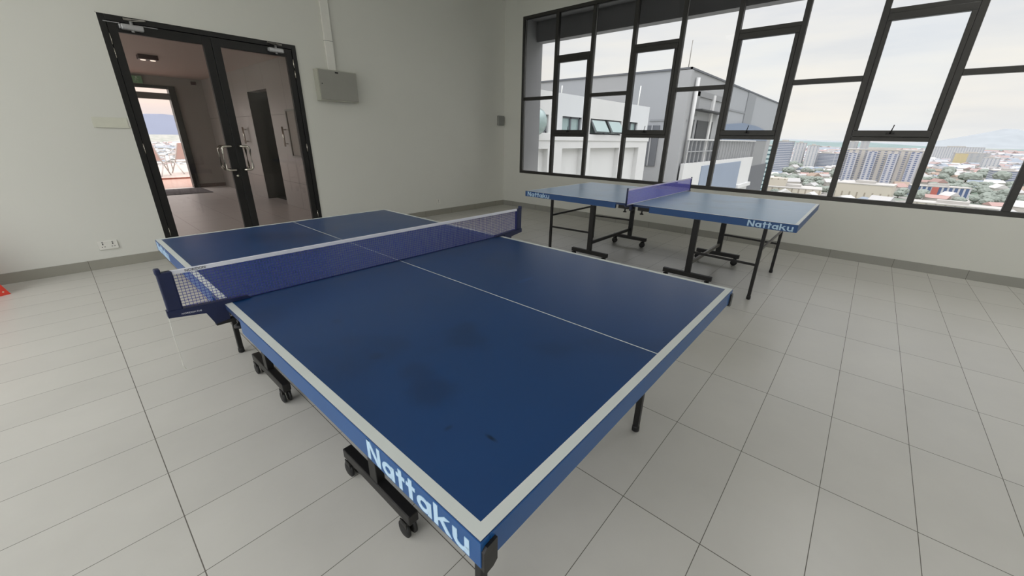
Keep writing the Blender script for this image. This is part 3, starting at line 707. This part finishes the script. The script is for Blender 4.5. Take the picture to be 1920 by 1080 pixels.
# far table: slim posts
n2 = tag(empty('table_tennis_net', (4.482, 1.680, TZ)), 'pale violet net on slim posts across the farther table', 'net')
m_thread2 = mat('violet_net_cord', (112, 108, 204), .7)
net_mesh('net_mesh', -.893, .893, .006, .140, m_thread2, n2, .0125, .0023)
MB().box((-.90, -.004, .140), (.90, .004, .154), mat('pale_violet_tape', (206, 200, 232), .6), .0015).build('top_tape', n2)
MB().tube([(-.90, 0, .006), (.90, 0, .003)], .003, m_band, 6).build('bottom_cord', n2)
for s in (-1, 1):
    MB().tube([(s*.90, 0, -.012), (s*.90, 0, .165)], .0085, m_navy, 10).build('post', n2)
    mb = MB(); mb.box((s*.912, -.012, -.012), (s*.70, .012, .004) if False else (s*.7645, .012, .001), m_navy, .002).box((s*.800, -.012, -.055), (s*.772, .012, 0), m_navy, .002)
    mb.box((s*.80, -.010, -.062), (s*.70, .010, -.050), m_black, .002).tube([(s*.73, 0, -.095), (s*.73, 0, -.028)], .006, m_black, 8)
    mb.build('clamp_bracket', n2)

# ================================================================ outside: the neighbouring wing of the tower
m_white = mat('white_render', (204, 204, 203), .8, noise=(.8, .02))
m_lgrey = mat('light_grey_render', (152, 153, 154), .8, noise=(.5, .03))
m_mgrey = mat('mid_grey_render', (132, 133, 134), .8, noise=(.5, .03))
m_dgrey = mat('dark_grey_render', (96, 98, 102), .8)
m_wg = mat('pale_green_window_glass', (150, 168, 166), .15, .2)
m_wdark = mat('dark_opening', (54, 56, 58), .6)
m_bluep = mat('blue_grey_panel', (134, 146, 164), .5, noise=(.3, .05))
m_bluew = mat('blue_wall_paint', (112, 124, 142), .6, noise=(.3, .08))
# white block
B = tag(empty('rooftop_building', (11, 9, -8)), 'white rooftop block with a row of dark-framed windows across the gap', 'building')
def bp(name, fn, parent=B, off=(11, 9, -8)):
    mb = MB(); fn(mb); o = mb.build(name); o.parent = parent; o.matrix_parent_inverse = Matrix.Translation((-off[0], -off[1], -off[2])); return o
WXs = [(10.2, 12.15), (13.0, 14.35), (15.0, 17.7), (18.2, 19.4)]     # window openings
def body(mb):
    xs = [9.0]+[v for p in WXs for v in p]+[20.55]
    mb.box((9.0, 9.0, 2.13), (20.55, 9.35, 2.88), m_white)
    mb.box((9.0, 9.0, 1.0), (20.55, 9.35, 1.53), m_white)
    for i in range(0, len(xs), 2): mb.box((xs[i], 9.0, 1.53), (xs[i+1], 9.35, 2.13), m_white)
    mb.box((9.0, 9.35, -8), (20.55, 14, 2.70), m_white)
    mb.box((9.0, 8.9, -8), (20.55, 9.35, -5), m_white)
bp('wall', body)
bp('ledge', lambda mb: mb.box((9.0, 8.86, 1.28), (20.6, 9.0, 1.53), m_white, .01))
def piers(mb):
    for xa, xb in ((9.0, 9.5), (12.05, 12.95), (14.4, 15.0), (17.55, 18.05), (19.6, 20.55)): mb.box((xa, 8.9, -8), (xb, 9.35, 1.0), m_white)
    for xa, xb in ((9.5, 12.05), (12.95, 14.4), (15.0, 17.55), (18.05, 19.6)): mb.box((xa, 9.12, -8), (xb, 9.35, 1.0), m_white)
    mb.box((9.0, 8.9, 1.0), (20.55, 9.0, 1.28), m_white)
bp('pier_wall', piers)
for xa, xb in WXs:
    fr = bp('window_frame', lambda mb: mb.box((xa, 9.08, 1.53), (xa+.07, 9.16, 2.13), m_dgrey).box((xb-.07, 9.08, 1.53), (xb, 9.16, 2.13), m_dgrey).box((xa, 9.08, 1.53), (xb, 9.16, 1.58), m_dgrey).box((xa, 9.08, 2.07), (xb, 9.16, 2.13), m_dgrey).box(((xa+xb)/2-.04, 9.08, 1.53), ((xa+xb)/2+.04, 9.16, 2.13), m_dgrey))
    bp('window_pane', lambda mb: mb.box((xa+.05, 9.13, 1.56), (xb-.05, 9.15, 2.1), m_wg))
for xa, xb in ((15.08, 16.25), (16.45, 17.62)):                     # two sashes pushed open
    bp('open_sash', lambda mb: mb.bar(((xa+xb)/2, 9.06, 2.10), ((xa+xb)/2, 8.78, 1.60), xb-xa, .03, m_dgrey))
    bp('sash_glass', lambda mb: mb.bar(((xa+xb)/2, 9.03, 2.06), ((xa+xb)/2, 8.76, 1.64), xb-xa-.12, .04, m_wg))
bp('water_tank', lambda mb: mb.lathe([(.30, -.35), (.42, -.2), (.42, .2), (.30, .35)], m_wg, 18, Matrix.Translation((10.9, 8.7, 1.86)) @ Matrix.Rotation(math.pi/2, 4, 'Y')).box((10.8, 8.62, 1.53), (11.0, 8.78, 1.6), m_dgrey))
tag(MB().tube([(19.55, 9.18, 2.885), (19.62, 9.18, 3.75)], .025, m_white_pl, 8).build('antenna_mast'), 'white mast on the roof edge of the white block', 'mast')
tag(MB().tube([(13.1, 9.18, 2.885), (13.12, 9.18, 3.15)], .02, m_white_pl, 8).build('antenna_mast'), 'short white rod on the white block roof near its left end', 'mast')
# tall grey block behind
B2 = tag(empty('apartment_building', (24, 8.5, -20)), 'tall grey block with flat roof and railed balcony behind the white block', 'building')
OFF2 = (24, 8.5, -20)
b2 = lambda name, fn: bp(name, fn, B2, OFF2)
def gbody(mb):
    mb.box((24, 8.5, -20), (50, 40, 4.98), m_lgrey)
b2('wall', gbody)
b2('parapet_cap', lambda mb: mb.box((23.93, 8.43, 4.93), (50.05, 8.52, 5.02), m_dgrey).box((23.93, 8.43, 4.93), (24.02, 40, 5.02), m_dgrey))
b2('corner_pier', lambda mb: mb.box((23.95, 8.42, -20), (24.25, 9.2, 4.9), m_lgrey))
b2('downpipe', lambda mb: mb.tube([(24.9, 8.35, -.2), (24.9, 8.35, 4.6)], .11, m_white, 10))
for z in (2.42, -1.1): b2('string_course', lambda mb: mb.box((23.96, 8.46, z-.05), (24.6, 10.4, z+.05), m_mgrey))
b2('window_surround', lambda mb: mb.box((25.4, 8.42, 2.7), (25.9, 8.52, 4.0), m_mgrey).box((30.6, 8.42, 2.7), (31.1, 8.52, 4.0), m_mgrey).box((25.4, 8.42, 3.75), (31.1, 8.52, 4.05), m_mgrey))
b2('canopy', lambda mb: mb.box((25.2, 7.95, 2.98), (30.2, 8.5, 3.05), m_wdark))
for xa, xb, za, zb in ((25.2, 25.75, 1.5, 2.5), (26.3, 29.3, 1.45, 2.5), (30.6, 31.6, 1.45, 2.65)):
    b2('dark_window', lambda mb: mb.box((xa, 8.44, za), (xb, 8.52, zb), m_wdark))
b2('window_post', lambda mb: mb.box((28.4, 8.36, .1), (28.75, 8.5, 4.0), m_white))
b2('lower_window', lambda mb: mb.box((25.3, 8.44, .1), (31.8, 8.5, 1.35), m_dgrey))
b2('panel_groove', lambda mb: mb.box((32.3, 8.46, 3.38), (37.0, 8.52, 3.5), m_mgrey))
b2('wall_strip', lambda mb: mb.box((37.0, 8.44, 2.6), (39.6, 8.52, 4.9), m_mgrey))
b2('blue_wall', lambda mb: mb.prism([(31.8, 1.45), (47.5, 1.45), (47.5, 2.25), (42, 2.62), (37, 2.72), (31.8, 2.45)], 1, 8.38, 8.52, m_bluew))
b2('side_window', lambda mb: mb.box((23.93, 9.75, -.1), (24.02, 10.7, 2.15), m_dgrey).box((23.90, 10.15, -.1), (23.96, 10.22, 2.15), m_lgrey))
b2('dark_base', lambda mb: mb.box((42.3, 8.36, -20), (50.05, 8.52, -.75), m_dgrey))
b2('grey_base', lambda mb: mb.box((42.3, 8.40, -.75), (47.5, 8.52, 1.45), m_mgrey))
b2('balcony_parapet', lambda mb: mb.box((24.35, 8.15, -8), (41.9, 8.35, .10), m_white))
b2('blue_panel', lambda mb: mb.box((27.6, 8.10, -4), (37.6, 8.16, -.14), m_bluep))
b2('parapet_ledge', lambda mb: mb.box((37.6, 7.95, -2.35), (42.1, 8.15, -2.05), m_white))
def rail(mb):
    mb.box((24.6, 8.22, 1.38), (42, 8.30, 1.46), m_white)
    mb.box((24.6, 8.24, .72), (31, 8.28, .78), m_lgrey)
    x = 24.7
    while x < 42: mb.box((x-.03, 8.23, .1), (x+.03, 8.29, 1.4), m_lgrey); x += .75
b2('railing', rail)
tag(MB().tube([(24.1, 8.7, 4.98), (24.1, 8.7, 6.3)], .02, m_galv, 6).build('lightning_rod'), 'thin lightning rod on the roof corner of the grey block', 'rod')

# ================================================================ the city below, distance haze put into its pale colours
lin_ = lin
def lin(c): return tuple(x*.66 for x in lin_(c))
GH = -70
m_ground = bpy.data.materials.new('city_ground'); m_ground.use_nodes = True
t = m_ground.node_tree; b = t.nodes['Principled BSDF']; g = nd(t, 'ShaderNodeTexCoord')
vo = nd(t, 'ShaderNodeTexVoronoi'); vo.inputs['Scale'].default_value = .022; t.links.new(g.outputs['Object'], vo.inputs[0])
rp = ramp(t, [(0, lin((150, 158, 146))), (.3, lin((196, 194, 188))), (.5, lin((176, 172, 166))), (.65, lin((128, 144, 128))), (.8, lin((208, 204, 198))), (1, lin((190, 160, 150)))])
rp.color_ramp.interpolation = 'CONSTANT'
sp = nd(t, 'ShaderNodeSeparateXYZ'); t.links.new(vo.outputs['Color'], sp.inputs[0]); t.links.new(sp.outputs[0], rp.inputs[0]); t.links.new(rp.outputs[0], b.inputs['Base Color']); b.inputs['Roughness'].default_value = .9
mb = MB(); mb.box((-3000, -15000, GH-5), (26000, 26000, GH), m_ground)
struct(mb, 'ground', 'flat city ground far below', 'ground')
def hills(name, label, pts, depth, m):
    """ridge through pts (x, y, z-top), sloping down on both sides"""
    mb = MB(); mi = mb._mi(m); rows = []
    for fr_, hz in ((-.5, 0), (-.33, .35), (-.15, .75), (0, 1), (.3, .5), (.6, 0)):
        row = []
        for i, (x, y, z) in enumerate(pts):
            d = Vector((x, y, 0)).normalized()*depth*fr_
            j = 1+.12*math.sin(i*2.3+fr_*9)*(1 if 0 < hz < 1 else 0)
            row.append(mb.bm.verts.new((x+d.x, y+d.y, GH-2+(z-GH)*hz*j)))
        rows.append(row)
    for a, b_ in zip(rows, rows[1:]):
        for i in range(len(pts)-1):
            q = mb.bm.faces.new((a[i], a[i+1], b_[i+1], b_[i])); q.smooth = True; q.material_index = mi
    o = mb.build(name); return tag(o, label, 'hill', kind='structure')
m_hill = mat('hazy_blue_hills', (180, 186, 190), 1, noise=(.002, .06)); m_hill2 = mat('hazy_green_hills', (142, 162, 160), 1, noise=(.004, .1)); m_hill3 = mat('hazy_lilac_mountain', (132, 140, 162), 1, noise=(.001, .04))  # distance haze put into these pale, bluish base colours
def pol(px_, d, z):     # bearing taken at an image column on the horizon
    k = (px_-CX)/FPX; a = YAW + math.atan2(k, 1.069)
    return (d*math.sin(a), d*math.cos(a), z)
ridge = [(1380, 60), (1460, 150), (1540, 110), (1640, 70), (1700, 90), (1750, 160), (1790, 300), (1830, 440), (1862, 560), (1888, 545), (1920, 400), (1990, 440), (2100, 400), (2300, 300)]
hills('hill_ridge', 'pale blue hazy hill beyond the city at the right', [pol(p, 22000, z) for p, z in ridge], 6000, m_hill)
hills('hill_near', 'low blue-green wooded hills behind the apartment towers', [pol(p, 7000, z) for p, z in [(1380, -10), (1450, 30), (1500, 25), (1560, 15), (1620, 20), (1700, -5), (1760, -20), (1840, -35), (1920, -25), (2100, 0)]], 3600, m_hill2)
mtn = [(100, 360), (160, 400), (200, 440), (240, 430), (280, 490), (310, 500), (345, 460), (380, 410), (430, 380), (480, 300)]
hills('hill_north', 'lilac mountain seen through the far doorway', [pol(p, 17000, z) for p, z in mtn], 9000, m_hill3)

def facade_mat(name, wall, glass, fx, fz, wx_, wz_):
    """storeys and window bays at fx, fz metres in object space"""
    m = bpy.data.materials.new(name); m.use_nodes = True; t = m.node_tree; b = t.nodes['Principled BSDF']
    g = nd(t, 'ShaderNodeTexCoord'); s = nd(t, 'ShaderNodeSeparateXYZ'); t.links.new(g.outputs['Object'], s.inputs[0])
    def ma(op, a, c):
        n = nd(t, 'ShaderNodeMath', operation=op)
        for i, v in enumerate((a, c)):
            if isinstance(v, (int, float)): n.inputs[i].default_value = v
            else: t.links.new(v, n.inputs[i])
        return n.outputs[0]
    h = ma('ADD', s.outputs[0], s.outputs[1])
    A = ma('LESS_THAN', ma('FRACT', ma('DIVIDE', h, fx), 0), wx_); Bz = ma('LESS_THAN', ma('FRACT', ma('DIVIDE', s.outputs[2], fz), 0), wz_)
    mk = ma('MULTIPLY', A, Bz)
    nm_ = nd(t, 'ShaderNodeNewGeometry'); s2 = nd(t, 'ShaderNodeSeparateXYZ'); t.links.new(nm_.outputs['Normal'], s2.inputs[0])
    mk = ma('MULTIPLY', mk, ma('LESS_THAN', s2.outputs[2], .5))
    c = nd(t, 'ShaderNodeMix', data_type='RGBA'); t.links.new(mk, c.inputs[0]); c.inputs[6].default_value = (*lin(wall), 1); c.inputs[7].default_value = (*lin(glass), 1)
    t.links.new(c.outputs[2], b.inputs['Base Color']); b.inputs['Roughness'].default_value = .8
    return m
F_off = facade_mat('office_bands', (206, 208, 214), (136, 146, 166), 40, 4.0, .96, .5)
F_apt = facade_mat('apartment_bays', (214, 208, 200), (138, 144, 164), 9, 3.4, .42, .55)
F_apt2 = facade_mat('apartment_bays_blue', (212, 212, 218), (120, 132, 164), 7, 3.3, .5, .6)
F_white = facade_mat('white_tower_bays', (222, 222, 224), (150, 162, 176), 8, 3.6, .35, .5)
F_shop = facade_mat('blue_shop_bays', (214, 214, 218), (92, 112, 148), 5.6, 18, .62, .8)
F_mall = facade_mat('cream_arcade', (222, 214, 198), (176, 166, 150), 8, 20, .22, .5)
F_yel = facade_mat('yellow_block', (226, 210, 168), (214, 202, 164), 12, 5, .3, .3)
F_pale = facade_mat('pale_slab', (204, 204, 204), (176, 182, 190), 16, 5, .4, .4)
F_cyan = facade_mat('pale_cyan_tower', (196, 214, 214), (92, 120, 128), 60, 5.5, .9, .36)
m_roof = mat('pale_roof', (208, 204, 198), .8, noise=(.05, .06))
def tower(x, y, w, d, top, fm, label, name='high_rise', rz=0, extras=()):
    o = empty(name, (x, y, GH), rz); tag(o, label, 'building')
    H = top-GH
    MB().box((-w/2, -d/2, 0), (w/2, d/2, H), fm).build('facade', o)
    MB().box((-w/2-.4, -d/2-.4, H), (w/2+.4, d/2+.4, H+1.2), m_roof).box((-w*.2, -d*.15, H+1.2), (w*.15, d*.2, H+4.5), m_roof).build('roof', o)
    for (n, a, b_, m) in extras: MB().box(a, b_, m).build(n, o)
    return o
# apartment slab with stepped bays
ap = tower(1040, -9, 60, 112, -9, F_apt, 'broad pale apartment slab with stepped balcony bays, largest in the city view', 'apartment_block')
for k, y in enumerate((-44, -15, 14, 41)):
    MB().box((-36, y-7, 0), (-30, y+7, 58-(k % 2)*3), F_apt2).build('balcony_bay', ap)
tower(1190, 170, 34, 34, 3, F_off, 'grey banded office tower left of the apartment slab', 'office_tower')
tower(1520, 176, 30, 26, 0, F_white, 'white tower with dark window stacks behind the banded office tower', 'office_tower')
tower(1500, 142, 24, 26, -6, F_white, 'narrow white tower beside the white tower with window stacks', 'office_tower')
tower(1540, 108, 40, 72, -27, F_off, 'wide low office block with horizontal bands', 'office_block')
tower(2500, 92, 40, 38, 10, F_pale, 'distant pale tower behind the apartment slab, left one', 'high_rise')
tower(2480, 48, 40, 30, 12, F_pale, 'distant pale tower behind the apartment slab, right one', 'high_rise')
tower(2250, -262, 60, 86, -24, F_pale, 'pale slab with a yellow end wall', 'slab_block', extras=(('yellow_end', (-30.5, 10, 2), (-29.9, 43, 44), F_yel),))
tower(2680, -262, 50, 160, -6, F_white, 'distant white slab above the yellow-ended block', 'slab_block')
tower(1930, -270, 30, 34, -33, F_white, 'pale square tower near the right of the city view', 'high_rise')
tower(1340, -218, 50, 46, -47, F_off, 'low white banded block at the right of the city view', 'office_block')
tower(862, -82, 20, 62, -56, F_shop, 'low shop row with blue windows', 'shop_row', rz=math.radians(8), extras=(('red_bay', (-10.6, 2, 0), (-9.8, 9, 14), mat('red_render', (204, 116, 104), .7)),))
tower(738, -1, 40, 58, -50, F_mall, 'cream flat-roofed arcade building right below the window', 'arcade_building', rz=math.radians(-6))
tower(716, 80, 44, 70, -60, F_mall, 'long cream arcade building behind the farther table', 'arcade_building', rz=math.radians(5), extras=(('roof_block', (-10, 8, 10), (12, 30, 22), F_mall),))
tower(694, -84, 26, 76, -64, F_mall, 'low cream roof at the foot of the window, far right', 'arcade_building', rz=math.radians(-10))
tower(640, 113, 22, 22, -3, F_cyan, 'pale green tower beside the grey block', 'high_rise', rz=math.radians(20))

# houses: one of each kind, then copies
roofs = [('house', 'small city house with a faded red roof', (198, 164, 156)), ('house', 'small city house with a pale grey roof', (206, 204, 202)), ('house', 'small city house with a white roof', (226, 224, 220)), ('house', 'small city house with a brown roof', (182, 160, 144)), ('house', 'small city house with a blue-grey roof', (158, 168, 180))]
m_hw = mat('house_walls', (210, 206, 198), .8)
def house_geo(mb, x, y, z, w, d, h, rot, mw, mr_):
    c_, s_ = math.cos(rot), math.sin(rot)
    def P(a, b_, q): return (x+a*c_-b_*s_, y+a*s_+b_*c_, z+q)
    B0 = [mb.bm.verts.new(P(a, b_, 0)) for a, b_ in ((-w, -d), (w, -d), (w, d), (-w, d))]
    B1 = [mb.bm.verts.new(P(a, b_, h)) for a, b_ in ((-w, -d), (w, -d), (w, d), (-w, d))]
    for i in range(4): mb.bm.faces.new((B0[i], B0[(i+1) % 4], B1[(i+1) % 4], B1[i])).material_index = mb._mi(mw)
    B2_ = [mb.bm.verts.new(P(a, b_, h)) for a, b_ in ((-w*1.1, -d*1.1), (w*1.1, -d*1.1), (w*1.1, d*1.1), (-w*1.1, d*1.1))]
    R = [mb.bm.verts.new(P(0, b_, h+w*.55)) for b_ in (-d*1.1, d*1.1)]
    mi = mb._mi(mr_)
    for q in ((B2_[0], R[0], R[1], B2_[3]), (B2_[1], B2_[2], R[1], R[0]), (B2_[0], B2_[1], R[0]), (B2_[2], B2_[3], R[1]), (B2_[0], B2_[3], B2_[2], B2_[1])): mb.bm.faces.new(q).material_index = mi
protos = []
for n_, lab, col in roofs:
    o = tag(empty('house', (0, 0, GH)), lab, 'house', lab.replace('small city house', 'city houses'))
    mr_ = mat('house_roof', col, .8)
    mb = MB(); house_geo(mb, 0, 0, 0, 1, 1.4, .8, 0, m_hw, m_hw)
    # separate wall and roof parts
    mb.bm.free()
    MB().box((-1, -1.4, 0), (1, 1.4, .8), m_hw).build('walls', o)
    mb = MB(); mb.prism([(-1.1, .8), (1.1, .8), (0, 1.35)], 1, -1.5, 1.5, mr_); mb.build('roof', o)
    protos.append([o, True])
kids = {p[0]: [k for k in bpy.data.objects if k.parent == p[0]] for p in protos}
big = [(1040, -9, 74), (1190, 170, 30), (862, -82, 38), (738, -1, 42), (716, 72, 46), (700, -70, 52), (1340, -218, 42), (640, 113, 20), (1540, 108, 48), (1510, 165, 34), (1520, 176, 30), (1930, -270, 40), (2250, -262, 75), (2680, -262, 100), (2500, 92, 50), (2480, 48, 50)]
def clear(x, y, rr=0): return all((x-a)**2+(y-b_)**2 > (q+rr)**2 for a, b_, q in big)
taken = []
def free(x, y, rr):
    if not clear(x, y, rr): return False
    for a, b_, q in taken:
        if (x-a)**2+(y-b_)**2 < (q+rr)**2: return False
    taken.append((x, y, rr)); return True
clumps = [(700, 128), (770, 42), (800, -48), (905, -150), (835, -125), (660, 150), (1000, -120), (940, 95), (1090, -160), (1250, 60), (790, -145), (870, 30), (1150, -90), (760, 120), (980, 130)]
tsp = []
for cx_, cy_ in clumps:
    for k in range(26):
        s_ = random.uniform(5, 8.5); x, y = cx_+random.gauss(0, 20), cy_+random.gauss(0, 20)
        if len(tsp) < 150 and free(x, y, s_*1.1): tsp.append((x, y, s_))
for i in range(60):
    d = random.uniform(1100, 1650); x, y, _ = pol(random.uniform(1430, 2000), d, 0); s_ = random.uniform(9, 14)
    if free(x, y, s_*1.1): tsp.append((x, y, s_))
spots = []
tries = 0
while len(spots) < 285 and tries < 20000:
    tries += 1
    d = 640*math.exp(random.random()**1.2*.96); pxx = random.uniform(1425, 2040); x, y, _ = pol(pxx, d, 0)
    if free(x, y, 14): spots.append((x, y))
for i, (x, y) in enumerate(spots):
    k = random.choices(range(5), (3, 4, 4, 2, 2))[0]; p = protos[k]
    if p[1]: o = p[0]; p[1] = False
    else:
        o = p[0].copy(); C.objects.link(o)
        for ch in kids[p[0]]:
            c = ch.copy(); C.objects.link(c); c.parent = o
    o.location = (x, y, GH); s_ = random.uniform(5, 8.2); o.scale = (s_, s_*random.uniform(.8, 1.05), s_*random.uniform(.8, 1.5)); o.rotation_euler = (0, 0, random.uniform(0, 3.14))
mb = MB(); mats_r = [mat('far_roof', c, .8) for c in ((190, 168, 164), (204, 204, 206), (222, 222, 222), (176, 172, 170), (168, 176, 186))]  # paler, greyer roofs stand in for distance haze
for i in range(1900):
    d = 1720*math.exp(random.random()*1.1); pxx = random.uniform(1400, 2050); x, y, _ = pol(pxx, d, 0); s_ = random.uniform(8, 15)*d/2400
    if clear(x, y, s_*2): house_geo(mb, x, y, GH, s_, s_*1.5, random.uniform(6, 13)*d/2200, random.uniform(0, 3.1), m_hw, random.choice(mats_r))
for i in range(900):
    d = 900*math.exp(random.random()*1.2); pxx = random.uniform(150, 480); x, y, _ = pol(pxx, d, 0); s_ = random.uniform(7, 13)*d/2400
    house_geo(mb, x, y, GH, s_, s_*1.5, random.uniform(6, 13)*d/2200, random.uniform(0, 3.1), m_hw, random.choice(mats_r))
tag(mb.build('distant_houses'), 'sprawl of tiny distant houses out to the hills', 'houses', kind='stuff')
# trees
m_leaf = mat('hazy_tree_leaves', (158, 166, 156), .9, noise=(.3, .2)); m_bark = mat('bark', (110, 100, 90), .9)  # leaf colour greyed and lightened in place of haze
def tree_proto():
    t_ = tag(empty('tree', (0, 0, GH)), 'rounded green tree clump between the city houses', 'tree', 'trees between the city houses')
    bm = bmesh.new(); bmesh.ops.create_icosphere(bm, subdivisions=3, radius=1)
    for v in bm.verts:
        n = v.co.copy(); v.co *= 1+.16*math.sin(n.x*9+2)*math.sin(n.y*8)*math.sin(n.z*9+1)+random.uniform(-.06, .06); v.co.z = v.co.z*.7+1.05
    mb = MB(); mb.merge(bm, mb._mi(m_leaf)); mb.build('crown', t_)
    MB().tube([(0, 0, 0), (0, 0, .6)], .08, m_bark, 6).build('trunk', t_)
    return t_
tp_ = tree_proto(); tk = [k for k in bpy.data.objects if k.parent == tp_]
first = True
for x, y, s_ in tsp:
    if first: o = tp_; first = False
    else:
        o = tp_.copy(); C.objects.link(o)
        for ch in tk:
            c = ch.copy(); C.objects.link(c); c.parent = o
    o.location = (x, y, GH); o.scale = (s_, s_, s_*random.uniform(.8, 1.1)); o.rotation_euler = (0, 0, random.uniform(0, 6))

lin = lin_
# ================================================================ added ceiling lamps, out of view, to brighten the room
m_tube = bpy.data.materials.new('added_lamp_diffuser'); m_tube.use_nodes = True
b_ = m_tube.node_tree.nodes['Principled BSDF']; b_.inputs['Emission Color'].default_value = (1, .995, .985, 1); b_.inputs['Emission Strength'].default_value = 9
def lamp(x, y, z, label):
    t = tag(empty('added_ceiling_lamp', (x, y, z)), label, 'lamp', 'added flat ceiling lamps out of view')
    MB().box((-.62, -.32, -.035), (.62, .32, 0), m_white_pl, .004).build('housing', t)
    MB().box((-.59, -.29, -.040), (.59, .29, -.034), m_tube).build('diffuser', t)
    return t
lamp(-.9, -2.6, ZC, 'added unseen ceiling lamp behind the camera')
lamp(5.3, -.75, ZC, 'added unseen ceiling lamp by the window wall, nearest to the tables')
lamp(5.3, -2.2, ZC, 'added unseen ceiling lamp by the window wall, middle one')
lamp(5.3, -3.7, ZC, 'added unseen ceiling lamp by the window wall, in the back corner')
lamp(-.9, 3.6, ZC, 'added unseen ceiling lamp on the left, near the door wall')
